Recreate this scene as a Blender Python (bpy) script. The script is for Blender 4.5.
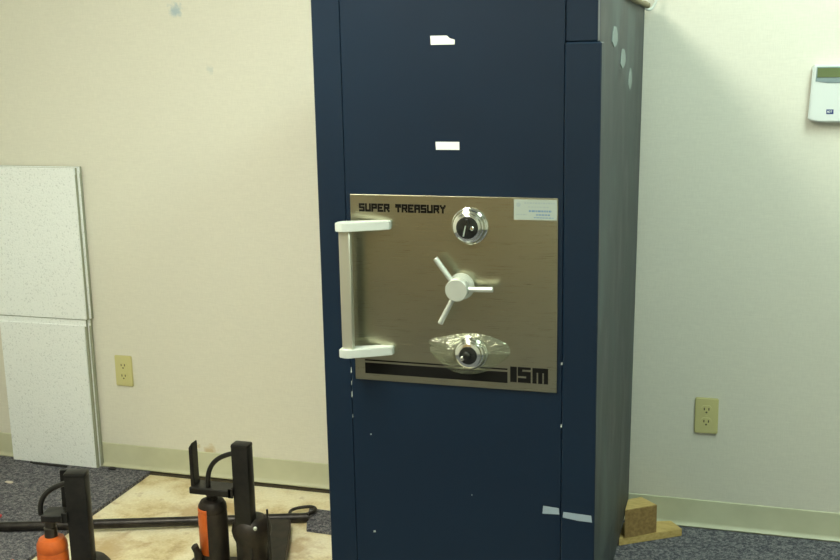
import bpy, bmesh, math, random
from mathutils import Vector, Matrix
random.seed(7)
for o in list(bpy.data.objects): bpy.data.objects.remove(o)
scene = bpy.context.scene
COL = scene.collection
R = math.radians

# ------------------------------------------------------------------ camera
cam_data = bpy.data.cameras.new('camera'); cam = bpy.data.objects.new('camera', cam_data); COL.objects.link(cam)
FPX = 1098.2; PITCH, ROLL, YAW, CAMH = R(12.037), R(-1.087), R(16.892), 1.4955
cam_data.sensor_width = 36.0; cam_data.lens = FPX / 840.0 * 36.0
cam_data.clip_start = .05; cam_data.clip_end = 60
Fv = Vector((-math.sin(YAW)*math.cos(PITCH), math.cos(YAW)*math.cos(PITCH), -math.sin(PITCH)))
Rv = Vector((math.cos(YAW), math.sin(YAW), 0)); Uv = Rv.cross(Fv)
R2 = Rv*math.cos(ROLL) + Uv*math.sin(ROLL); U2 = -Rv*math.sin(ROLL) + Uv*math.cos(ROLL)
m = Matrix((R2, U2, -Fv)).transposed().to_4x4(); m.translation = Vector((0, 0, CAMH)); cam.matrix_world = m
scene.camera = cam

# ------------------------------------------------------------------ light levels
scene.view_settings.view_transform = 'Standard'; scene.view_settings.look = 'None'
scene.view_settings.gamma = 1; scene.view_settings.use_curve_mapping = False
scene.view_settings.exposure = 0.0
w = bpy.data.worlds.new('world'); scene.world = w; w.use_nodes = True
w.node_tree.nodes['Background'].inputs[0].default_value = (.75, .85, .72, 1)
w.node_tree.nodes['Background'].inputs[1].default_value = .0
# ceiling troffers: x, y, emission strength, colour of the tubes (old warm ones left, greenish ones right)
LAMPS = [(-1.30, 1.30, 32, (1.0, .985, .82, 1)), (.55, 2.25, 20, (.81, 1.0, .90, 1)), (-1.45, -1.0, 9, (1.0, .98, .82, 1)), (.95, -1.0, 8, (.84, 1.0, .86, 1))]

FL = -.008                                          # bare floor level
T = .004                                              # carpet pile height
WALL_Y = 3.318; XL_W, XR_W, YB_W, CEIL = -2.71, 2.2, -1.85, 2.55

# ------------------------------------------------------------------ materials
def mat(name, col, rough=.6, metal=0, spec=.5):
    M = bpy.data.materials.new(name); M.use_nodes = True
    b = M.node_tree.nodes['Principled BSDF']
    b.inputs['Base Color'].default_value = (*col, 1); b.inputs['Roughness'].default_value = rough
    b.inputs['Metallic'].default_value = metal; b.inputs['Specular IOR Level'].default_value = spec
    return M
def nd(M, t, **k):
    n = M.node_tree.nodes.new(t)
    for a, v in k.items(): setattr(n, a, v)
    return n
def lk(M, a, b): M.node_tree.links.new(a, b)
def bsdf(M): return M.node_tree.nodes['Principled BSDF']
def coords(M, scale=(1, 1, 1)):
    g = nd(M, 'ShaderNodeTexCoord'); mp = nd(M, 'ShaderNodeMapping'); mp.inputs['Scale'].default_value = scale
    lk(M, g.outputs['Object'], mp.inputs['Vector']); return mp.outputs['Vector']
def noise(M, vec, scale, detail=3, rough=.5):
    n = nd(M, 'ShaderNodeTexNoise'); n.inputs['Scale'].default_value = scale; n.inputs['Detail'].default_value = detail
    n.inputs['Roughness'].default_value = rough; lk(M, vec, n.inputs['Vector']); return n.outputs['Fac']
def ramp(M, fac, stops):
    r = nd(M, 'ShaderNodeValToRGB'); e = r.color_ramp.elements
    while len(e) < len(stops): e.new(.5)
    for i, (p, c) in enumerate(stops): e[i].position = p; e[i].color = (*c, 1) if len(c) == 3 else c
    lk(M, fac, r.inputs['Fac']); return r.outputs['Color']
def mixc(M, fac, a, b, blend='MIX'):
    n = nd(M, 'ShaderNodeMix', data_type='RGBA', blend_type=blend)
    for s, v in ((n.inputs[0], fac), (n.inputs[6], a), (n.inputs[7], b)):
        if isinstance(v, (float, int)): s.default_value = v
        elif isinstance(v, tuple): s.default_value = (*v, 1)
        else: lk(M, v, s)
    return n.outputs[2]
def math_(M, op, a, b=0.0):
    n = nd(M, 'ShaderNodeMath', operation=op)
    for s, v in ((n.inputs[0], a), (n.inputs[1], b)):
        if isinstance(v, (float, int)): s.default_value = v
        else: lk(M, v, s)
    return n.outputs[0]
def bump(M, h, dist=.002, st=.5):
    n = nd(M, 'ShaderNodeBump'); n.inputs['Distance'].default_value = dist; n.inputs['Strength'].default_value = st
    lk(M, h, n.inputs['Height']); lk(M, n.outputs['Normal'], bsdf(M).inputs['Normal'])
def blob(M, vec, c, r, soft=.6):                    # roundish stain mask around a point
    d = nd(M, 'ShaderNodeVectorMath', operation='DISTANCE'); lk(M, vec, d.inputs[0]); d.inputs[1].default_value = c
    n = noise(M, vec, 1.6 / r, 3, .6)
    dd = math_(M, 'ADD', math_(M, 'DIVIDE', d.outputs['Value'], r), math_(M, 'MULTIPLY', math_(M, 'SUBTRACT', n, .5), 2.2))
    mr = nd(M, 'ShaderNodeMapRange'); lk(M, dd, mr.inputs[0]); mr.inputs[1].default_value = 1.0; mr.inputs[2].default_value = soft * .4
    mr.inputs[3].default_value = 0; mr.inputs[4].default_value = 1; return mr.outputs[0]

WALLC = (.73, .72, .62)
def wallpaper(name, stains=False):
    M = mat(name, WALLC, .55, spec=.3)
    v = coords(M); a = noise(M, coords(M, (1, 1, .12)), 330, 2); b = noise(M, coords(M, (.12, .12, 1)), 330, 2); c = noise(M, v, 3, 3)
    t = math_(M, 'ADD', math_(M, 'MULTIPLY', a, .5), math_(M, 'MULTIPLY', b, .5))
    col = ramp(M, t, [(.36, tuple(x*.96 for x in WALLC)), (.64, tuple(min(1, x*1.04) for x in WALLC))])
    col = mixc(M, math_(M, 'MULTIPLY', c, .25), col, tuple(x*.86 for x in WALLC))
    if stains:
        for p, r, cc, k in [((-1.83, WALL_Y, 1.625), .028, (.30, .44, .52), .7), ((-1.715, WALL_Y, 1.432), .017, (.40, .50, .50), .35),
                         ((-1.80, WALL_Y, .098), .030, (.50, .36, .12), .6), ((-1.845, WALL_Y, .115), .010, (.50, .40, .18), .6)]:
            col = mixc(M, math_(M, 'MULTIPLY', blob(M, v, p, r), k), col, cc)
    lk(M, col, bsdf(M).inputs['Base Color']); bump(M, t, .0010, .25); return M
M_wall = wallpaper('wallpaper'); M_wall_back = wallpaper('wallpaper_stained', True)
def m_base():
    M = mat('vinyl_baseboard', (.52, .52, .32), .42, spec=.4); c = noise(M, coords(M), 9, 3)
    lk(M, ramp(M, c, [(.3, (.47, .48, .33)), (.7, (.55, .56, .40))]), bsdf(M).inputs['Base Color']); return M
M_base = m_base()
def m_carpet():
    M = mat('carpet', (.1, .1, .12), .95, spec=.1); v = coords(M)
    a = noise(M, v, 95, 4, .75); b = noise(M, v, 260, 2, .6); t = math_(M, 'ADD', math_(M, 'MULTIPLY', a, .65), math_(M, 'MULTIPLY', b, .35))
    col = ramp(M, t, [(.40, (.045, .048, .062)), (.50, (.12, .122, .135)), (.60, (.27, .262, .265))])
    lk(M, col, bsdf(M).inputs['Base Color']); bump(M, t, .006, .8); return M
M_carpet = m_carpet()
def m_sub():
    M = mat('bare_subfloor', (.6, .52, .32), .62, spec=.35); v = coords(M)
    a = noise(M, v, 5, 6, .62); b = noise(M, v, 16, 5, .7); f = noise(M, v, 120, 2)
    col = ramp(M, a, [(.32, (.42, .30, .13)), (.42, (.66, .56, .32)), (.54, (.80, .74, .52)), (.72, (.83, .79, .61))])
    col = mixc(M, ramp(M, b, [(.57, (0, 0, 0)), (.70, (.6, .6, .6))]), col, (.34, .22, .09))
    col = mixc(M, .12, col, ramp(M, f, [(.4, (.4, .35, .2)), (.6, (.9, .85, .7))]))
    for p, r in [((-1.70, 3.04, FL), .085), ((-1.62, 3.10, FL), .06), ((-1.86, 2.74, FL), .07), ((-1.30, 2.88, FL), .06)]:
        col = mixc(M, math_(M, 'MULTIPLY', blob(M, v, p, r*1.5, .9), .62), col, (.40, .25, .09))
    lk(M, col, bsdf(M).inputs['Base Color']); bump(M, a, .004, .3); return M
M_sub = m_sub()
def m_ceil():
    M = mat('acoustic_ceiling', (.75, .76, .72), .9, spec=.1); v = coords(M)
    t = nd(M, 'ShaderNodeTexBrick'); t.offset = 0; t.inputs['Scale'].default_value = 1; t.inputs['Brick Width'].default_value = .61; t.inputs['Row Height'].default_value = .61
    t.inputs['Mortar Size'].default_value = .012; t.inputs['Color1'].default_value = t.inputs['Color2'].default_value = (.72, .74, .70, 1); t.inputs['Mortar'].default_value = (.85, .85, .82, 1)
    lk(M, v, t.inputs['Vector']); lk(M, t.outputs['Color'], bsdf(M).inputs['Base Color']); return M
M_ceil = m_ceil()
def m_tile():
    M = mat('ceiling_tile_face', (.80, .84, .80), .9, spec=.1); v = coords(M)
    a = noise(M, v, 170, 2, .4); b = noise(M, v, 6, 2)
    col = ramp(M, a, [(.31, (.66, .70, .69)), (.38, (.83, .875, .86)), (.7, (.86, .90, .885))])
    col = mixc(M, math_(M, 'MULTIPLY', b, .2), col, (.78, .85, .85))
    lk(M, col, bsdf(M).inputs['Base Color']); bump(M, a, .003, .5); return M
M_tile = m_tile(); M_tile_edge = mat('tile_mineral_edge', (.34, .36, .27), .9, spec=.1)
def m_blue(name, dust_sheen):
    M = mat(name, (.02, .05, .095), .33 if not dust_sheen else .45, spec=.35 if not dust_sheen else .3); v = coords(M)
    a = noise(M, v, 3, 4); g = noise(M, v, 420, 2)
    if dust_sheen:
        s = noise(M, coords(M, (1, 1.6, .8)), 3.0, 5, .6)
        col = ramp(M, s, [(.36, (.016, .024, .028)), (.52, (.032, .044, .047)), (.68, (.085, .108, .104))])  # dust and the wall's grazing sheen both put into this colour
        lk(M, ramp(M, s, [(.35, (.42,)*3), (.7, (.62,)*3)]), bsdf(M).inputs['Roughness'])
    else:
        col = ramp(M, a, [(.3, (.0050, .0150, .033)), (.7, (.0066, .0190, .040))])
    lk(M, col, bsdf(M).inputs['Base Color']); bump(M, g, .0004, .2); return M
M_blue = m_blue('blue_paint', False); M_side = m_blue('dust_sheen_side_paint', True)
M_shadow_strip = mat('dark_shadow_strip', (.05, .04, .022), .8)
M_groove = mat('dark_gap', (.005, .010, .020), .8)
def m_brushed():
    M = mat('brushed_steel', (.40, .335, .19), .30, 1.0)
    n = noise(M, coords(M, (2.5, 1, 260)), 5, 3, .6); n2 = noise(M, coords(M), 5, 3)
    lk(M, ramp(M, n, [(.3, (.27,)*3), (.7, (.30,)*3)]), bsdf(M).inputs['Roughness'])
    lk(M, mixc(M, n2, (.40, .40, .30), (.44, .43, .31)), bsdf(M).inputs['Base Color'])
    return M
M_plate = m_brushed()
M_alu = mat('satin_aluminium', (.62, .67, .61), .42, .55)
M_alub = mat('satin_bar', (.60, .60, .49), .34, .7)
M_white = mat('pale_cast_handle', (.64, .70, .65), .38, .15)
M_chrome = mat('chrome', (.78, .80, .76), .13, 1.0)
M_blackd = mat('black_dial', (.012, .014, .012), .25)
M_ink = mat('black_ink', (.008, .008, .007), .7, spec=.12)
M_paper = mat('white_paper', (.84, .88, .84), .6)
M_labelm = mat('pale_label', (.36, .42, .37), .5)
M_labelblue = mat('label_blue_print', (.13, .23, .36), .5)
M_labelgrey = mat('label_grey_print', (.30, .36, .36), .5)
M_chip = mat('bare_primer_chip', (.45, .50, .48), .7)
M_glue = mat('glue_residue', (.23, .27, .25), .8, spec=.2)
M_tape = mat('torn_tape', (.30, .38, .44), .6)
def m_plastic():
    M = bpy.data.materials.new('clear_wrap'); M.use_nodes = True; nt = M.node_tree; nt.nodes.clear()
    out = nd(M, 'ShaderNodeOutputMaterial'); mx = nd(M, 'ShaderNodeMixShader'); tr = nd(M, 'ShaderNodeBsdfTransparent'); gl = nd(M, 'ShaderNodeBsdfPrincipled')
    tr.inputs[0].default_value = (.92, .95, .9, 1)
    gl.inputs['Base Color'].default_value = (.52, .55, .42, 1); gl.inputs['Roughness'].default_value = .10; gl.inputs['Metallic'].default_value = .55; mx.inputs[0].default_value = .30
    n = noise(M, coords(M, (1, 1, 2.6)), 26, 3, .55); b = nd(M, 'ShaderNodeBump'); b.inputs['Distance'].default_value = .010; b.inputs['Strength'].default_value = 1.0
    lk(M, n, b.inputs['Height']); lk(M, b.outputs[0], gl.inputs['Normal'])
    lk(M, tr.outputs[0], mx.inputs[1]); lk(M, gl.outputs[0], mx.inputs[2]); lk(M, mx.outputs[0], out.inputs[0]); return M
M_wrap = m_plastic()
def m_wood(name, c1, c2, ax=(1, 1, 1)):
    M = mat(name, c1, .6, spec=.3); v = coords(M, ax); a = noise(M, v, 14, 4, .6)
    lk(M, ramp(M, a, [(.35, c1), (.65, c2)]), bsdf(M).inputs['Base Color']); return M
M_pine = m_wood('pine', (.46, .33, .11), (.60, .45, .18), (2, 9, 9))
M_pine_dark = m_wood('pine_block', (.22, .14, .05), (.33, .22, .085), (6, 6, 6))
def m_rusty(name, c1, c2, r=.5, metal=.3):
    M = mat(name, c1, r, metal); a = noise(M, coords(M), 22, 4, .65)
    lk(M, ramp(M, a, [(.4, c1), (.7, c2)]), bsdf(M).inputs['Base Color']); bump(M, a, .002, .4); return M
M_black = m_rusty('black_painted_steel', (.008, .008, .0075), (.020, .018, .016), .42)
M_darkiron = m_rusty('dark_cast_iron', (.012, .010, .008), (.038, .027, .018), .5)
M_bar = m_rusty('dark_steel_bar', (.020, .018, .017), (.05, .045, .04), .38, .6)
M_ramc = mat('worn_ram_steel', (.10, .09, .075), .35, .9)
M_orange = m_rusty('orange_paint', (.58, .12, .014), (.46, .08, .012), .45, 0)
M_rope = mat('tan_rope', (.26, .23, .14), .85)
M_wire = mat('pale_loop', (.60, .65, .60), .35)
M_ivory = mat('ivory_plastic', (.60, .57, .27), .35)
M_ivory_d = mat('outlet_recess', (.10, .09, .04), .6)
M_kp = mat('keypad_plastic', (.68, .73, .70), .4, spec=.3)
M_lcd = mat('lcd_green', (.13, .17, .07), .25)
M_bezel = mat('keypad_bezel', (.22, .29, .30), .35)
M_logo = mat('logo_blue', (.035, .06, .20), .4)
M_red = mat('red_scrap', (.45, .03, .03), .6)
M_crumb = mat('pale_crumb', (.55, .50, .42), .9)
M_dark = mat('dark_rubber', (.015, .015, .015), .6)
M_doorw = m_wood('added_door_wood', (.40, .27, .12), (.50, .35, .17), (8, 8, 1))
def emis(name, col, s):
    M = bpy.data.materials.new(name); M.use_nodes = True; b = bsdf(M); b.inputs['Base Color'].default_value = (.8, .8, .8, 1)
    b.inputs['Emission Color'].default_value = col; b.inputs['Emission Strength'].default_value = s; return M
M_lamps = [emis('fluorescent_diffuser', c, k) for _, _, k, c in LAMPS]
M_enamel = mat('white_enamel', (.8, .8, .78), .5)

# ------------------------------------------------------------------ mesh helpers
def link(name, bm, m_, parent=None, loc=None, smooth=False):
    bm.normal_update(); bmesh.ops.recalc_face_normals(bm, faces=bm.faces[:])
    me = bpy.data.meshes.new(name); bm.to_mesh(me); bm.free(); me.materials.append(m_)
    if smooth:
        for p in me.polygons: p.use_smooth = True
        me.set_sharp_from_angle(angle=R(38))
    o = bpy.data.objects.new(name, me); COL.objects.link(o)
    if parent: o.parent = parent
    if loc: o.location = loc
    return o
def add_box(bm, lo, hi, bev=0, M4=None, seg=1):
    t = bmesh.new(); bmesh.ops.create_cube(t, size=1)
    for v in t.verts: v.co = Vector([(lo[i]+hi[i])/2 + v.co[i]*(hi[i]-lo[i]) for i in range(3)])
    if bev: bmesh.ops.bevel(t, geom=t.edges[:], offset=bev, segments=seg, affect='EDGES', profile=.5)
    if M4: bmesh.ops.transform(t, matrix=M4, verts=t.verts)
    me = bpy.data.meshes.new('t'); t.to_mesh(me); t.free(); bm.from_mesh(me); bpy.data.meshes.remove(me); return bm
def box(lo, hi, bev=0, M4=None, seg=1): return add_box(bmesh.new(), lo, hi, bev, M4, seg)
def add_prism(bm, pts, z0, z1, axis='z', bev=0):
    t = bmesh.new()
    f = (lambda a, b, c: (a, b, c)) if axis == 'z' else (lambda a, b, c: (a, c, b)) if axis == 'y' else (lambda a, b, c: (c, a, b))
    lo = [t.verts.new(f(a, b, z0)) for a, b in pts]; hi = [t.verts.new(f(a, b, z1)) for a, b in pts]; n = len(pts)
    t.faces.new(lo[::-1]); t.faces.new(hi)
    for i in range(n): t.faces.new((lo[i], lo[(i+1) % n], hi[(i+1) % n], hi[i]))
    bmesh.ops.recalc_face_normals(t, faces=t.faces[:])
    if bev: bmesh.ops.bevel(t, geom=t.edges[:], offset=bev, segments=2, affect='EDGES')
    me = bpy.data.meshes.new('t'); t.to_mesh(me); t.free(); bm.from_mesh(me); bpy.data.meshes.remove(me); return bm
def prism(pts, z0, z1, axis='z', bev=0): return add_prism(bmesh.new(), pts, z0, z1, axis, bev)
def add_lathe(bm, prof, c, axis='z', seg=32):        # prof: (radius, height) list
    c = Vector(c); rings = []
    for r, h in prof:
        ring = []
        for k in range(seg):
            a = 2*math.pi*k/seg; p = (r*math.cos(a), r*math.sin(a), h)
            if axis == 'y': p = (p[0], -p[2], p[1])      # height grows towards -Y (towards the viewer)
            ring.append(bm.verts.new(c + Vector(p)))
        rings.append(ring)
    for a, b in zip(rings, rings[1:]):
        for k in range(seg): bm.faces.new((a[k], a[(k+1) % seg], b[(k+1) % seg], b[k]))
    bm.faces.new(rings[0][::-1]); bm.faces.new(rings[-1]); return bm
def lathe(prof, c, axis='z', seg=32): return add_lathe(bmesh.new(), prof, c, axis, seg)
def add_tube(bm, pts, r, seg=10, closed=False):
    pts = [Vector(p) for p in pts]; n = len(pts); rings = []; up = None
    for i, p in enumerate(pts):
        if closed: d = pts[(i+1) % n] - pts[i-1]
        else: d = pts[min(i+1, n-1)] - pts[max(i-1, 0)]
        d.normalize()
        if up is None: up = d.orthogonal().normalized()
        up = (up - d*up.dot(d)).normalized(); s = d.cross(up); rr = r[i] if isinstance(r, (list, tuple)) else r
        rings.append([bm.verts.new(p + up*rr*math.cos(2*math.pi*k/seg) + s*rr*math.sin(2*math.pi*k/seg)) for k in range(seg)])
    prs = list(zip(rings, rings[1:])) + ([(rings[-1], rings[0])] if closed else [])
    for a, b in prs:
        for k in range(seg): bm.faces.new((a[k], a[(k+1) % seg], b[(k+1) % seg], b[k]))
    if not closed: bm.faces.new(rings[0][::-1]); bm.faces.new(rings[-1])
    return bm
def tube(pts, r, seg=10, closed=False): return add_tube(bmesh.new(), pts, r, seg, closed)
def bez(p0, p1, p2, p3, n=10):
    p0, p1, p2, p3 = map(Vector, (p0, p1, p2, p3))
    return [p0*(1-t)**3 + 3*p1*t*(1-t)**2 + 3*p2*t*t*(1-t) + p3*t**3 for t in [i/n for i in range(n+1)]]
def tag(o, label, cat, group=None):
    o['label'] = label; o['category'] = cat
    if group: o['group'] = group
    return o
def thing(name, label, cat, loc=(0, 0, 0), rz=0, group=None):
    o = bpy.data.objects.new(name, None); COL.objects.link(o); o.location = loc; o.rotation_euler = (0, 0, rz); o.empty_display_size = .05
    return tag(o, label, cat, group)
def struct(name, bm, m_, smooth=False):
    o = link(name, bm, m_, smooth=smooth); o['kind'] = 'structure'; return o

# ------------------------------------------------------------------ the room
struct('floor', box((XL_W, YB_W, -.12), (XR_W, WALL_Y, FL)), M_sub)
struct('wall_back', box((XL_W-.1, WALL_Y, -.12), (XR_W+.1, WALL_Y+.1, CEIL)), M_wall_back)
struct('wall_left', box((XL_W-.1, YB_W, -.12), (XL_W, WALL_Y, CEIL)), M_wall)
struct('wall_right', box((XR_W, YB_W, -.12), (XR_W+.1, WALL_Y, CEIL)), M_wall)
struct('wall_front', box((XL_W-.1, YB_W-.1, -.12), (XR_W+.1, YB_W, CEIL)), M_wall)
struct('ceiling', box((XL_W-.1, YB_W-.1, CEIL), (XR_W+.1, WALL_Y+.1, CEIL+.1)), M_ceil)
d = struct('added_door_1', box((-2.60, YB_W, T), (-1.05, YB_W+.05, 2.08), .004), M_doorw)  # unseen door, added to warm what the lock plate reflects
link('added_door_handle', lathe([(.012, 0), (.012, .05), (.028, .055), (.03, .075), (.02, .085)], (-1.15, YB_W+.05, .95)), M_alu, d)
# the carpet with the bare rectangle cut out of it (x -2.04 .. -.45, y 1.6 .. wall)
bx0, bx1, by0 = -2.04, -.50, 2.12
cb = bmesh.new()
add_box(cb, (XL_W, YB_W, FL), (bx0, WALL_Y, T), .0); add_box(cb, (bx1, YB_W, FL), (XR_W, WALL_Y, T)); add_box(cb, (bx0, YB_W, FL), (bx1, by0, T))
struct('floor_carpet', cb, M_carpet)
struct('shadow_trim_1', box((bx0, WALL_Y-.0155, FL), (bx1, WALL_Y, FL+.008)), M_shadow_strip)  # dark strip painted in as the shadow line under the baseboard
def skirting(name, x0, x1):
    # vinyl cove base: thin strip with a rounded lip at the top and a toe at the bottom
    y = WALL_Y; pr = [(y, .005), (y-.013, .005), (y-.015, .009), (y-.008, .014), (y-.0045, .022), (y-.004, .088), (y-.0028, .0925), (y, .094)]
    struct(name, prism(pr, x0, x1, 'x'), M_base, smooth=True)
skirting('baseboard_back', XL_W, XR_W)
pr = [(XL_W, .012), (XL_W+.015, .012), (XL_W+.004, .03), (XL_W+.004, .09), (XL_W, .094)]
struct('baseboard_left', prism(pr, YB_W, WALL_Y-.02, 'y') if False else box((XL_W, YB_W, .004), (XL_W+.005, WALL_Y-.02, .094)), M_base)
struct('baseboard_right', box((XR_W-.005, YB_W, .004), (XR_W, WALL_Y-.02, .094)), M_base)

# ceiling troffers
for i, (lx, ly, _, _) in enumerate(LAMPS):
    t = thing('ceiling_light', ['recessed fluorescent ceiling light above the jacks', 'recessed fluorescent ceiling light above the keypad wall',
              'recessed fluorescent ceiling light near the added unseen door', 'recessed fluorescent ceiling light in the far right corner'][i], 'ceiling light', (lx, ly, CEIL), 0)
    f = bmesh.new()
    for lo, hi in [((-.32, -.63, -.012), (-.29, .63, 0)), ((.29, -.63, -.012), (.32, .63, 0)), ((-.29, -.63, -.012), (.29, -.6, 0)), ((-.29, .6, -.012), (.29, .63, 0))]: add_box(f, lo, hi)
    link('frame', f, M_enamel, t); link('diffuser', box((-.29, -.6, -.006), (.29, .6, 0)), M_lamps[i], t)

# ------------------------------------------------------------------ the safe
SX0, SX1, SYF, SYB, SZ0, SZ1 = -.947, -.314, 2.3266, 3.258, .088, 1.606
safe = thing('safe', 'tall dark blue steel safe with brushed steel lock plate and handle', 'safe', (-.63, 2.8, SZ0))
def sp(name, bm, m_, parent=None, smooth=False):
    if parent is None or parent is safe:
        o = link(name, bm, m_, safe, smooth=smooth); o.location = (.63, -2.8, -SZ0); return o
    return link(name, bm, m_, parent, smooth=smooth)
b = box((SX0, SYF+.035, SZ0), (SX1, SYB, SZ1), .004)
for v in b.verts:
    if v.co.x > -.4 and v.co.y > 3: v.co.x += .007 if v.co.z > 1 else -.008
body = sp('body', b, M_blue); body.data.materials.append(M_side)
for p in body.data.polygons:
    if p.normal.x > .9: p.material_index = 1
DXL, DXR = -.8795, -.3815
sp('left_frame', box((SX0, SYF, SZ0), (DXL-.0009, SYF+.036, SZ1), .0015), M_blue)
sp('door', box((DXL, SYF, SZ0+.005), (DXR, SYF+.036, SZ1), .0015), M_blue)
hc = sp('hinge_cover', box((DXR+.0008, SYF-.003, SZ0), (-.3045, SYF+.036, 1.497), .0025), M_blue); hc.data.materials.append(M_side)
for p in hc.data.polygons:
    if p.normal.x > .9: p.material_index = 1
sp('upper_frame', box((DXR+.0008, SYF+.004, 1.4985), (SX1, SYF+.036, SZ1), .0015), M_blue)
sp('seam_gap', box((DXL-.003, SYF+.010, SZ0+.01), (DXR+.003, SYF+.0345, SZ1-.002)), M_groove)
# lock plate
PX0, PX1, PZ0, PZ1 = -.868, -.393, .7335, 1.170; PY = SYF-.004
plate = sp('lock_plate', box((PX0, PY, PZ0), (PX1, SYF, PZ1), .0012), M_plate)

# lettering from stroke rectangles on a grid
GL = {
 'S': ['#####', '#....', '#####', '....#', '#####'], 'U': ['#...#', '#...#', '#...#', '#...#', '#####'],
 'P': ['#####', '#...#', '#####', '#....', '#....'], 'E': ['#####', '#....', '####.', '#....', '#####'],
 'R': ['#####', '#...#', '#####', '#..#.', '#...#'], 'T': ['#####', '#.#.#', '..#..', '..#..', '..#..'],
 'A': ['#####', '#...#', '#####', '#...#', '#...#'], 'B': ['####.', '#...#', '####.', '#...#', '#####'],
 'Y': ['#...#', '.#.#.', '..#..', '..#..', '..#..'], ' ': ['.....']*5,
 'I': ['#', '#', '#', '#', '#']}
def glyph(bm, g, x, z, wd, ht, y, th, grow=.16):
    rows, cols = len(g), len(g[0]); cw, ch = wd/cols, ht/rows
    for r_, row in enumerate(g):
        c0 = None
        for c_ in range(cols+1):
            on = c_ < cols and row[c_] == '#'
            if on and c0 is None: c0 = c_
            if not on and c0 is not None:
                add_box(bm, (x+c0*cw-cw*grow, y-th, z-(r_+1)*ch-ch*grow*.6), (x+c_*cw+cw*grow, y, z-r_*ch+ch*grow*.6)); c0 = None
lt = bmesh.new(); x = -.8455; s = 'SUPER TREASURY'; z0 = 1.1490; hh = .0172; LW = .0118
for k, ch_ in enumerate(s):
    adv = .0148 if ch_ != ' ' else .0125
    glyph(lt, GL[ch_], x, z0, LW, hh, PY, .0006, .40); x += adv
o = link('plate_lettering', lt, M_ink, plate); o['label'] = 'black words SUPER TREASURY'
ismg = bmesh.new()
IH, IZ = .0355, .7885
for (x, wd, g) in [(-.4965, .0125, ['#', '#', '#', '#', '#', '#', '#']),
                   (-.4800, .0285, ['######', '##....', '######', '######', '....##', '######', '######']),
                   (-.4468, .0345, ['########', '########', '##.##.##', '##.##.##', '##.##.##', '##.##.##', '##.##.##'])]:
    glyph(ismg, g, x, IZ, wd, IH, PY, .0006, .10)
o = link('monogram', ismg, M_ink, plate); o['label'] = 'black letters ISM'
bb = bmesh.new(); add_box(bb, (-.843, PY-.0006, .7495), (-.504, PY, .7755)); add_box(bb, (-.843, PY-.0006, .7800), (-.504, PY, .7835))
link('printed_band', bb, M_ink, plate)
st = link('sticker', box((-.489, PY-.0006, 1.122), (-.3945, PY, 1.1665)), M_labelm, plate)
pr1 = bmesh.new(); pr2 = bmesh.new()
for (x0, x1, z, hgt, tgt) in [(-.466, -.400, 1.1590, .0036, 2), (-.458, -.412, 1.1505, .0020, 2), (-.456, -.406, 1.1415, .0040, 1), (-.440, -.410, 1.1335, .0030, 1), (-.484, -.460, 1.1335, .0028, 2), (-.445, -.402, 1.1272, .0018, 1)]:
    x = x0
    while x < x1:
        wd = random.uniform(.003, .007)
        add_box(pr1 if tgt == 1 else pr2, (x, PY-.0009, z-hgt/2), (min(x+wd, x1), PY-.0006, z+hgt/2)); x += wd+.0016
add_lathe(pr2, [(.0052, 0), (.0052, .0002)], (-.479, PY-.0006, 1.155), 'y', 16)
link('blue_print', pr1, M_labelblue, st); link('grey_print', pr2, M_labelgrey, st)

# pull handle: two wedge arms and a flat bar
hd = sp('pull_handle', box((-.8775, SYF-.060, .812), (-.851, SYF-.044, 1.100), .002), M_alub, smooth=True)
def arm(z0, z1):
    pts = [(-.8835, SYF-.064), (-.868, SYF-.070), (-.860, SYF-.0695), (-.770, SYF-.018), (-.770, SYF-.0035), (-.800, SYF-.0035), (-.876, SYF-.036), (-.8835, SYF-.046)]
    return prism(pts, z0, z1, 'z', .0014)
link('handle_arm', arm(1.093, 1.113), M_white, hd, smooth=True); link('handle_arm', arm(.801, .821), M_white, hd, smooth=True)

# three-spoke wheel
HC = (-.6085, .9680)
hub = sp('bolt_wheel', lathe([(.030, 0), (.030, .004), (.018, .006), (.017, .020), (.0245, .022), (.0255, .026), (.0255, .046), (.0240, .0485)], (HC[0], PY, HC[1]), 'y', 40), M_alu, smooth=True)
for ex, ez in [(-.659, 1.036), (-.529, .9705), (-.650, .888)]:
    dv = Vector((ex-HC[0], 0, ez-HC[1])).normalized(); p0 = Vector((HC[0], SYF-.037, HC[1]))+dv*.018; p1 = Vector((ex, SYF-.037, ez))
    link('spoke', tube([p0, p0.lerp(p1, .5), p1-dv*.001, p1], [.0056, .0060, .0062, .0054], 16), M_alu, hub, smooth=True)

# combination dials
def dial(cx, cz, k, parent_name):
    r = sp(parent_name, lathe([(.041*k, 0), (.041*k, .003), (.0385*k, .005), (.0385*k, .010), (.036*k, .013), (.0345*k, .017), (.031*k, .019), (.0295*k, .024), (.0230*k, .0265)], (cx, PY, cz), 'y', 56), M_chrome, smooth=True)
    kb = bmesh.new()
    for a in range(48):                               # milled edge
        t = 2*math.pi*a/48; rr = .0352*k
        add_box(kb, (-.0006, -.0145, -.0006), (.0006, -.0105, .0006), 0, Matrix.Translation((cx+rr*math.cos(t), PY, cz+rr*math.sin(t))))
    link('milled_ring', kb, M_chrome, r)
    fr = .0245 if k == 1 else .0215*k
    f = link('dial_face', lathe([(fr, .0255), (fr, .0285), (fr*.93, .0292)], (cx, PY, cz), 'y', 40), M_blackd, r, smooth=True)
    return r, f
d1, f1 = dial(-.5875, 1.1050, 1.0, 'combination_dial')
fy = PY-.0292
Mt = Matrix.Translation((-.5925, fy, 1.100)) @ Matrix.Rotation(R(12), 4, 'Y')
link('pointer', box((-.0014, -.0010, -.014), (.0014, 0, .010), 0, Mt), M_labelm, f1)
link('key_button', lathe([(.0050, 0), (.0050, .003), (.0035, .0045), (.0030, .0025)], (-.576, fy, 1.1045), 'y', 20), M_chrome, f1, smooth=True)
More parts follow.
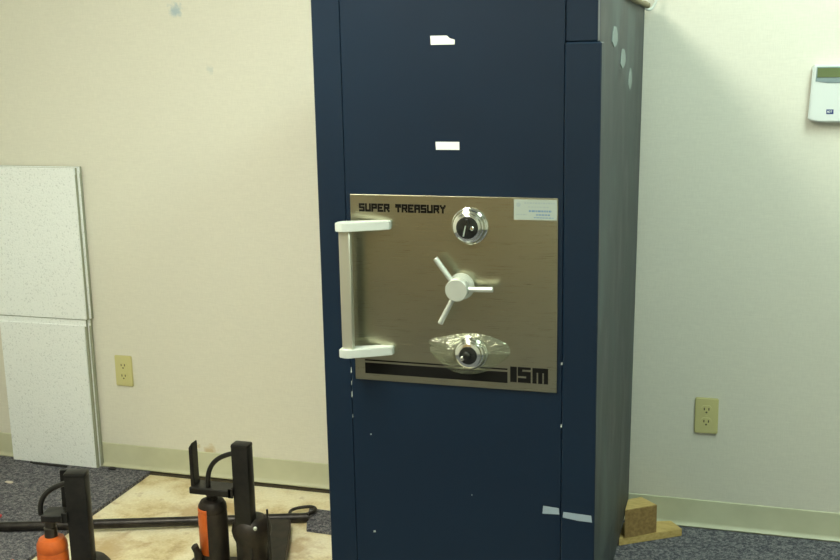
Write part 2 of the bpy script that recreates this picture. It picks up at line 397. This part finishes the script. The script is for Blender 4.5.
link('knob_grip', box((-.003, -.005, -.012), (.003, 0, .012), .001, Matrix.Translation((-.585, fy, 1.113)) @ Matrix.Rotation(R(-8), 4, 'Y')), M_blackd, f1)
d2, f2 = dial(-.588, .8155, .95, 'lower_combination_dial')
link('knob_grip', lathe([(.0095, 0), (.009, .008), (.006, .010)], (-.590, fy, .817), 'y', 24), M_blackd, f2, smooth=True)
link('key_button', lathe([(.0050, 0), (.0050, .004), (.003, .0055)], (-.600, fy-.001, .810), 'y', 20), M_chrome, f2, smooth=True)
# wrinkled clear plastic wrap over the lower dial, bow shaped
wp = bmesh.new(); ring = []
outline = [(-.694, .842), (-.680, .827), (-.690, .812), (-.660, .790), (-.641, .770), (-.601, .760), (-.554, .769), (-.520, .796), (-.496, .812), (-.497, .838), (-.520, .848), (-.542, .857), (-.588, .862), (-.635, .855), (-.660, .846)]
cx, cz = -.590, .8150; L = []
for s_, dep in [(1, .0008), (.93, .0045), (.74, .010), (.50, .016), (.37, .0185)]:
    L.append([wp.verts.new((cx+(px-cx)*s_ if s_ > .4 else cx+.0365*math.cos(math.atan2(pz-cz, px-cx)), PY-dep, cz+(pz-cz)*s_ if s_ > .4 else cz+.0365*math.sin(math.atan2(pz-cz, px-cx)))) for px, pz in outline])
for a, c in zip(L, L[1:]):
    for k in range(len(a)): wp.faces.new((a[k], a[(k+1) % len(a)], c[(k+1) % len(a)], c[k]))
o = link('plastic_wrap', wp, M_wrap, d2, smooth=True); o['label'] = 'wrinkled clear plastic around the dial'
sd = o.modifiers.new('sub', 'SUBSURF'); sd.levels = sd.render_levels = 2

# paper labels, tape, chips on the front
def sliver(name, pts, m_, y=SYF, label=None):
    o = sp(name, prism(pts, y-.0006, y, 'y'), m_)
    if label: o['label'] = label
sliver('paper_label', [(-.672, 1.497), (-.619, 1.497), (-.6185, 1.507), (-.630, 1.510), (-.636, 1.516), (-.673, 1.516)], M_paper, label='white paper label with torn corner')
sliver('paper_label', [(-.664, 1.2715), (-.611, 1.2715), (-.611, 1.289), (-.665, 1.289)], M_paper, label='plain white paper label')
sliver('torn_tape', [(-.424, .4420), (-.422, .4610), (-.386, .4590), (-.385, .4440)], M_tape)
sliver('torn_tape', [(-.377, .4390), (-.375, .4525), (-.312, .4500), (-.310, .4340), (-.340, .4345)], M_tape, y=SYF-.003)
for px, pz, a, c in [(-.8795, .753, .0012, .008), (-.8795, .722, .0010, .006), (-.8795, .694, .0012, .008), (-.8795, .640, .001, .005), (-.382, .802, .0022, .0030), (-.382, .657, .0022, .004), (-.835, .598, .0020, .0018), (-.833, .351, .0030, .0030), (-.590, .470, .0014, .0012)]:
    sliver('paint_chip', [(px-a, pz-c), (px+a, pz-c*.6), (px+a*.7, pz+c), (px-a*.8, pz+c*.7)], M_chip)
for cy, cz_, ry, rz in [(2.605, 1.508, .050, .023), (2.775, 1.456, .055, .023), (2.945, 1.402, .042, .028)]:
    pts = [(cy+ry*k[0], cz_+rz*k[1]) for k in [(-1, -.5), (-.7, .4), (-.3, 1), (.5, .9), (.9, .3), (1, -.4), (.6, -.8), (-.2, -1.05)]]
    o = sp('residue_patch', prism(pts, SX1-.002, SX1+.0030, 'x'), M_glue)
# tan rope along the top edge and its pale loop at the rear corner
rp = bez((SX1-.20, 2.50, SZ1+.012), (SX1+.03, 2.50, SZ1+.016), (SX1+.012, 2.75, SZ1-.006), (SX1+.014, 3.250, SZ1-.010), 16)
tag(link('rope', tube(rp, [.0085+.0010*math.sin(i*2.1) for i in range(len(rp))], 12), M_rope, smooth=True), 'tan rope lying along top right edge of the blue safe', 'rope')
lp = [Vector((SX1+.016+.020*math.cos(a)*1.0, 3.276+.030*math.cos(a)*.3, SZ1+.014+.036*math.sin(a))) for a in [2*math.pi*k/24 for k in range(24)]]
tag(link('wire_loop', tube(lp, .0042, 10, True), M_wire, smooth=True), 'pale round wire loop at the rear top corner of the blue safe', 'loop')

# ------------------------------------------------------------------ timbers under the safe
FZ = 0.0
bd = prism([(-.334, 3.118), (-.3145, 3.132), (-.155, 3.236), (-.192, 3.287), (-.334, 3.240)], T, T+.024, 'z', .0015)
tag(link('wooden_board', bd, M_pine), 'flat pine board on the carpet under the wooden block', 'board')
bk = prism([(-.3190, 3.125), (-.2285, 3.190), (-.281, 3.240), (-.3190, 3.212)], T+.024, .118, 'z', .0015)
bko = link('wooden_block', bk, M_pine); bko.data.materials.append(M_pine_dark)
for p in bko.data.polygons:
    if p.normal.y < -.3: p.material_index = 1  # front faces get the darker brown wood
tag(bko, 'short brown timber block on the pine board beside the blue safe', 'wooden block')
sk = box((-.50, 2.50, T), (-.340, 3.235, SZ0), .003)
tag(link('timber_skid', sk, M_pine_dark), 'dark timber skid in shadow underneath the blue safe', 'timber')

# ------------------------------------------------------------------ ceiling tiles leaning on the wall
def ceiling_tile(x0, x1, z0, z1, yf, label, full=False, th=.016):
    t = thing('ceiling_tile', label, 'ceiling tile', ((x0+x1)/2, yf+th/2, z0), 0, None)
    wx = (x1-x0)/2; H = z1-z0
    link('tile_core', box((-wx, -th/2+.006, 0), (wx, th/2, H), .0006), M_tile_edge, t)
    link('tile_face', box((-wx+.003, -th/2, .002), (wx-(.0015 if full else .006), -th/2+.006, H-(.0015 if full else .020)), .0012), M_tile, t)
    link('tile_rim', box((-wx+.001, -th/2+.0045, H-.024), (wx-.0005, -th/2+.0065, H-.0005)), M_tile, t)
    return t
yb = WALL_Y-.0160-.004
ceiling_tile(-2.600, -2.236, T, .563, yb-.0005, 'white speckled ceiling tile behind the lower front tile')
ceiling_tile(-2.606, -2.243, T, .563, yb-.0175, 'white speckled ceiling tile standing on the carpet at front left')
ceiling_tile(-2.660, -2.2285, .5635, 1.108, yb-.0005, 'white speckled ceiling tile behind the upper front tile', True)
ceiling_tile(-2.662, -2.236, .5635, 1.105, yb-.0175, 'white speckled ceiling tile stacked upright on top of the lower tile', True)

# ------------------------------------------------------------------ wall outlets
def outlet(cx, cz, label):
    t = thing('wall_outlet', label, 'outlet', (cx, WALL_Y, cz), 0, None)
    link('cover_plate', prism([(-.035, -.057), (.035, -.057), (.035, .057), (-.035, .057)], -.0065, 0, 'y', .0028), M_ivory, t, smooth=True)
    for s_ in (1, -1):
        r = link('receptacle', prism([(.0165*math.cos(a), s_*.0195+max(-.0135, min(.0135, .0175*math.sin(a)))) for a in [2*math.pi*k/20 for k in range(20)]], -.0085, -.006, 'y'), M_ivory, t)
        sl = bmesh.new(); add_box(sl, (-.0085, -.0089, s_*.0195-.001), (-.0050, -.0084, s_*.0195+.007)); add_box(sl, (.0050, -.0089, s_*.0195-.001), (.0085, -.0084, s_*.0195+.007))
        add_lathe(sl, [(.0030, .0084), (.0030, .0089)], (0, 0, s_*.0195-.0075), 'y', 12)
        link('slots', sl, M_ivory_d, r)
    link('screw', lathe([(.0028, .0062), (.0024, .0074)], (0, 0, 0), 'y', 12), M_ivory, t)
outlet(-.098, .3715, 'ivory wall outlet on the wall right of the blue safe')
outlet(-2.122, .3755, 'ivory wall outlet beside the stacked ceiling tiles')

# ------------------------------------------------------------------ alarm keypad
kp = thing('alarm_keypad', 'white wall alarm keypad with green display at right edge', 'keypad', (.226, WALL_Y, 1.345))
hs = [(-.078, -.074), (-.05, -.080), (.05, -.080), (.078, -.074), (.074, .078), (-.072, .078)]
link('housing', prism([(x_, z_) for x_, z_ in hs], -.028, 0, 'y', .004), M_kp, kp, smooth=True)
link('display_bezel', prism([(-.064, .033), (-.03, .028), (.03, .028), (.064, .033), (.064, .073), (-.062, .073)], -.0292, -.027, 'y', .0006), M_bezel, kp)
link('display', box((-.060, -.0302, .044), (.060, -.029, .070)), M_lcd, kp)
lg = link('logo_badge', box((-.031, -.0288, -.057), (-.012, -.0278, -.044)), M_logo, kp)
def letters(bm, word, x, z, h, y):                   # small slanted sans letters from bars
    for ch_ in word:
        if ch_ == 'A': segs = [((0, 0), (.5, 1)), ((.5, 1), (1, 0)), ((.2, .35), (.8, .35))]
        elif ch_ == 'D': segs = [((0, 0), (0, 1)), ((0, 1), (.6, 1)), ((.6, 1), (.95, .5)), ((.95, .5), (.6, 0)), ((.6, 0), (0, 0))]
        else: segs = [((0, 1), (1, 1)), ((.5, 1), (.5, 0))]
        for a, c in segs:
            p = Vector((x+a[0]*h*.62, y, z+a[1]*h)); q = Vector((x+c[0]*h*.62, y, z+c[1]*h)); add_tube(bm, [p, q], h*.075, 6)
        x += h*.78
    return bm
link('logo_letters', letters(bmesh.new(), 'ADT', -.0285, -.0535, .0058, -.0290), M_paper, lg)

# ------------------------------------------------------------------ the jacks
def bottle_jack(loc, rz, k, label, dark):
    t = thing('bottle_jack', label, 'bottle jack', loc, rz)
    link('base', box((-.060, -.050, 0), (.060, .050, .018), .004), M_darkiron, t)
    bo = link('cylinder', lathe([(.036*k, .018), (.0425*k, .024), (.0425*k, .150), (.0405*k, .156), (.0425*k, .160), (.041*k, .172), (.034*k, .182), (.020*k, .186)], (0, 0, 0), 'z', 40), M_darkiron if dark else M_orange, t, smooth=True)
    if dark:     # orange skin over one side of the dark cylinder
        pb = bmesh.new(); prof = [(.0433*k, .052), (.0433*k, .150), (.0415*k, .156), (.0433*k, .160), (.0425*k, .168)]
        cols = []
        for r_, h_ in prof: cols.append([pb.verts.new((r_*math.cos(a), r_*math.sin(a), h_)) for a in [R(168+j*8.1) for j in range(13)]])
        for a, c in zip(cols, cols[1:]):
            for j in range(12): pb.faces.new((a[j], a[j+1], c[j+1], c[j]))
        o_ = link('orange_paint', pb, M_orange, bo, smooth=True); so = o_.modifiers.new('s', 'SOLIDIFY'); so.thickness = .0008
    link('ram', lathe([(.017, .184), (.017, .190), (.0145, .192), (.0145, .196), (.019, .198), (.020, .203)] if dark else [(.017, .184), (.017, .205), (.0145, .207), (.0145, .220), (.019, .222), (.020, .230)], (0, 0, 0), 'z', 24), M_ramc if not dark else M_darkiron, t, smooth=True)
    link('pump_socket', tube([(-.036, -.036, .018), (-.038, -.038, .055), (-.039, -.039, .065)] if dark else [(-.052, -.030, .018), (-.058, -.034, .075), (-.060, -.035, .085)], [.014, .012, .011], 14), M_darkiron if dark else M_orange, t, smooth=True)
    link('lever_socket', tube([(-.039, -.039, .060), (-.043, -.042, .072), (-.045, -.044, .078)] if dark else [(-.060, -.035, .080), (-.082, -.040, .115), (-.100, -.045, .142)], .0105 if dark else .014, 12), M_orange if not dark else M_darkiron, t, smooth=True)
    return t
def jack_frame(loc, rz, label, arm_len, plate_z, top_z, post_w, blade, legs=True, handle_x=None, blade_h=.14):
    t = thing('jack_frame', label, 'jack', loc, rz)
    w2 = post_w/2
    link('base', prism([(-arm_len-.095, -.075), (.07, -.075), (.09, -.03), (.09, .05), (.06, .09), (-arm_len-.095, .075)], 0, .012, 'z', .002), M_darkiron, t)
    link('post', box((-w2, -.019, .012), (w2, .019, top_z-.006), .004, seg=2), M_black, t, smooth=True)
    link('post_cap', box((-w2-.001, -.020, top_z-.016), (w2+.001, .020, top_z), .006, seg=2), M_black, t, smooth=True)
    sl = bmesh.new(); add_box(sl, (-w2-.012, -.028, plate_z-.022), (-w2-.001, .028, plate_z+.006), .002); add_box(sl, (-w2-.012, -.028, plate_z-.022), (-w2+.004, -.0235, plate_z+.006), .001)
    link('carriage', sl, M_black, t)
    link('lift_plate', box((-arm_len-.044, -.030, plate_z-.020), (-w2-.010, .030, plate_z), .002), M_black, t)
    link('blade', blade, M_black, t)
    hx = handle_x
    hp = bez((-w2+.004, -.010, top_z-.030), (-w2-.055, -.012, top_z-.045), (hx-.004, -.014, top_z-.075), (hx, -.014, plate_z-.004), 14)
    link('lift_handle', tube(hp, .0072, 10), M_black, t, smooth=True)
    cl = bmesh.new()
    add_lathe(cl, [(.050, .012), (.046, .04), (.044, .100), (.054, .125), (.058, .145), (.054, .165), (.042, .180), (.034, .184)], (.006, .024, 0), 'z', 24)
    link('swivel_socket', cl, M_darkiron, t, smooth=True)
    return t
P2 = (-1.346, 2.665, FL)
bl = prism([(-.159, .258), (-.147, .258), (-.147, .400), (-.149, .408), (-.159, .392)], -.018, .014, 'y', .0012)
jf = jack_frame(P2, 0, 'black steel jack frame beside the blue safe with an upright blade', 0.115, .278, .416, .052, bl, handle_x=-.105)
lg2 = prism([(.035, .02), (.105, .00), (-.020, .395), (-.112, .375)], .012, .045, 'z', .002)
lg2 = bmesh.new(); add_prism(lg2, [(.012, .0), (.111, .0), (-.009, .333), (-.086, .313)], .0, .040, 'z', .003)
link('foot_beam', lg2, M_darkiron, jf)
link('locking_pin', tube([(.072, .0, .03), (.071, .0, .13), (.069, .0, .222)], [.006, .0045, .003], 10), M_black, jf, smooth=True)
link('pin_ring', lathe([(.005, 0), (.006, .004), (.004, .007)], (.045, -.03, .175), 'y', 14), M_alu, jf, smooth=True)
bottle_jack((P2[0]-.105, 2.668, FL+.012), R(8), .98, 'dark bottle jack with orange side inside the frame nearest the safe', True).scale = (1, 1, 1.20)
P1 = (-1.650, 2.318, FL)
bl = box((-.044, .030, .285), (-.020, .044, .400), .0015)
bl = prism([(-.060, .300), (-.030, .300), (-.030, .425), (-.058, .425)], .034, .046, 'y', .0012)
jf1 = jack_frame(P1, R(14), 'black steel jack frame at left holding the bright orange bottle jack', 0.050, .325, .438, .056, bl, handle_x=-.098)
bottle_jack((P1[0]-.081, 2.300, FL+.012), R(14), .95, 'bright orange bottle jack in the leftmost jack frame', False).scale = (1, 1, 1.30)

# ------------------------------------------------------------------ long bar on the floor and its ring end
A = Vector((-2.60, 2.620, T+.0158)); B = Vector((-2.03, 2.803, T+.0158)); C_ = Vector((-1.325, 3.070, FL+.0155))
pb = thing('pry_bar', 'long dark steel bar lying on the floor behind both jacks', 'bar', (A.x, A.y, 0))
o = link('shaft', tube([A, B, C_], [.0155, .0155, .0150], 16), M_bar, pb, smooth=True); o.location = -Vector((A.x, A.y, 0))
rg = []
cx0, cy0 = -1.361, 3.107; ax = (C_-A).normalized(); ax.z = 0; ax.normalize(); nx = Vector((-ax.y, ax.x, 0))
for k in range(28):
    a = 2*math.pi*k/28; u = .042*math.copysign(abs(math.cos(a))**.7, math.cos(a)); v = .030*math.sin(a)
    rg.append(Vector((cx0, cy0, .010)) + ax*u + nx*v + Vector((0, 0, .004*u/.042)))
o = link('grip_ring', tube(rg, .0055, 10, True), M_bar, pb, smooth=True); o.location = -Vector((A.x, A.y, 0))
# scraps
sc = prism([(-1.303, 2.998), (-1.333, 3.075), (-1.356, 3.152), (-1.02, 3.140), (-1.02, 2.99)], FL, FL+.010, 'z', .001)
tag(link('carpet_scrap', sc, M_carpet), 'grey carpet scrap on the bare floor left of the safe', 'carpet scrap')
cbz = bez((-2.52, 3.270, T+.004), (-2.47, 3.255, T+.004), (-2.43, 3.268, T+.004), (-2.36, 3.262, T+.004), 8)
tag(link('cable_piece', tube(cbz, .0038, 8), M_dark, smooth=True), 'short black cable piece on carpet at the foot of the tiles', 'cable')
def lump(name, c, r, m_, label, cat):
    b_ = bmesh.new(); bmesh.ops.create_icosphere(b_, subdivisions=2, radius=1)
    for v in b_.verts: v.co = Vector((v.co.x*r[0]*random.uniform(.8, 1.1), v.co.y*r[1]*random.uniform(.8, 1.1), v.co.z*r[2]*random.uniform(.8, 1.1)))
    tag(link(name, b_, m_, loc=(c[0], c[1], c[2]+r[2]*.75)), label, cat)
lump('dirt_clod', (-2.185, 3.286, T), (.018, .010, .006), M_dark, 'small dark clod on the carpet below the left outlet', 'debris')
lump('crumb', (-2.475, 3.085, T), (.018, .009, .004), M_crumb, 'pale crumb on the carpet at far left', 'debris')
lump('red_scrap', (-2.335, 2.82, T), (.032, .014, .008), M_red, 'small red scrap on the carpet at the left edge', 'scrap')
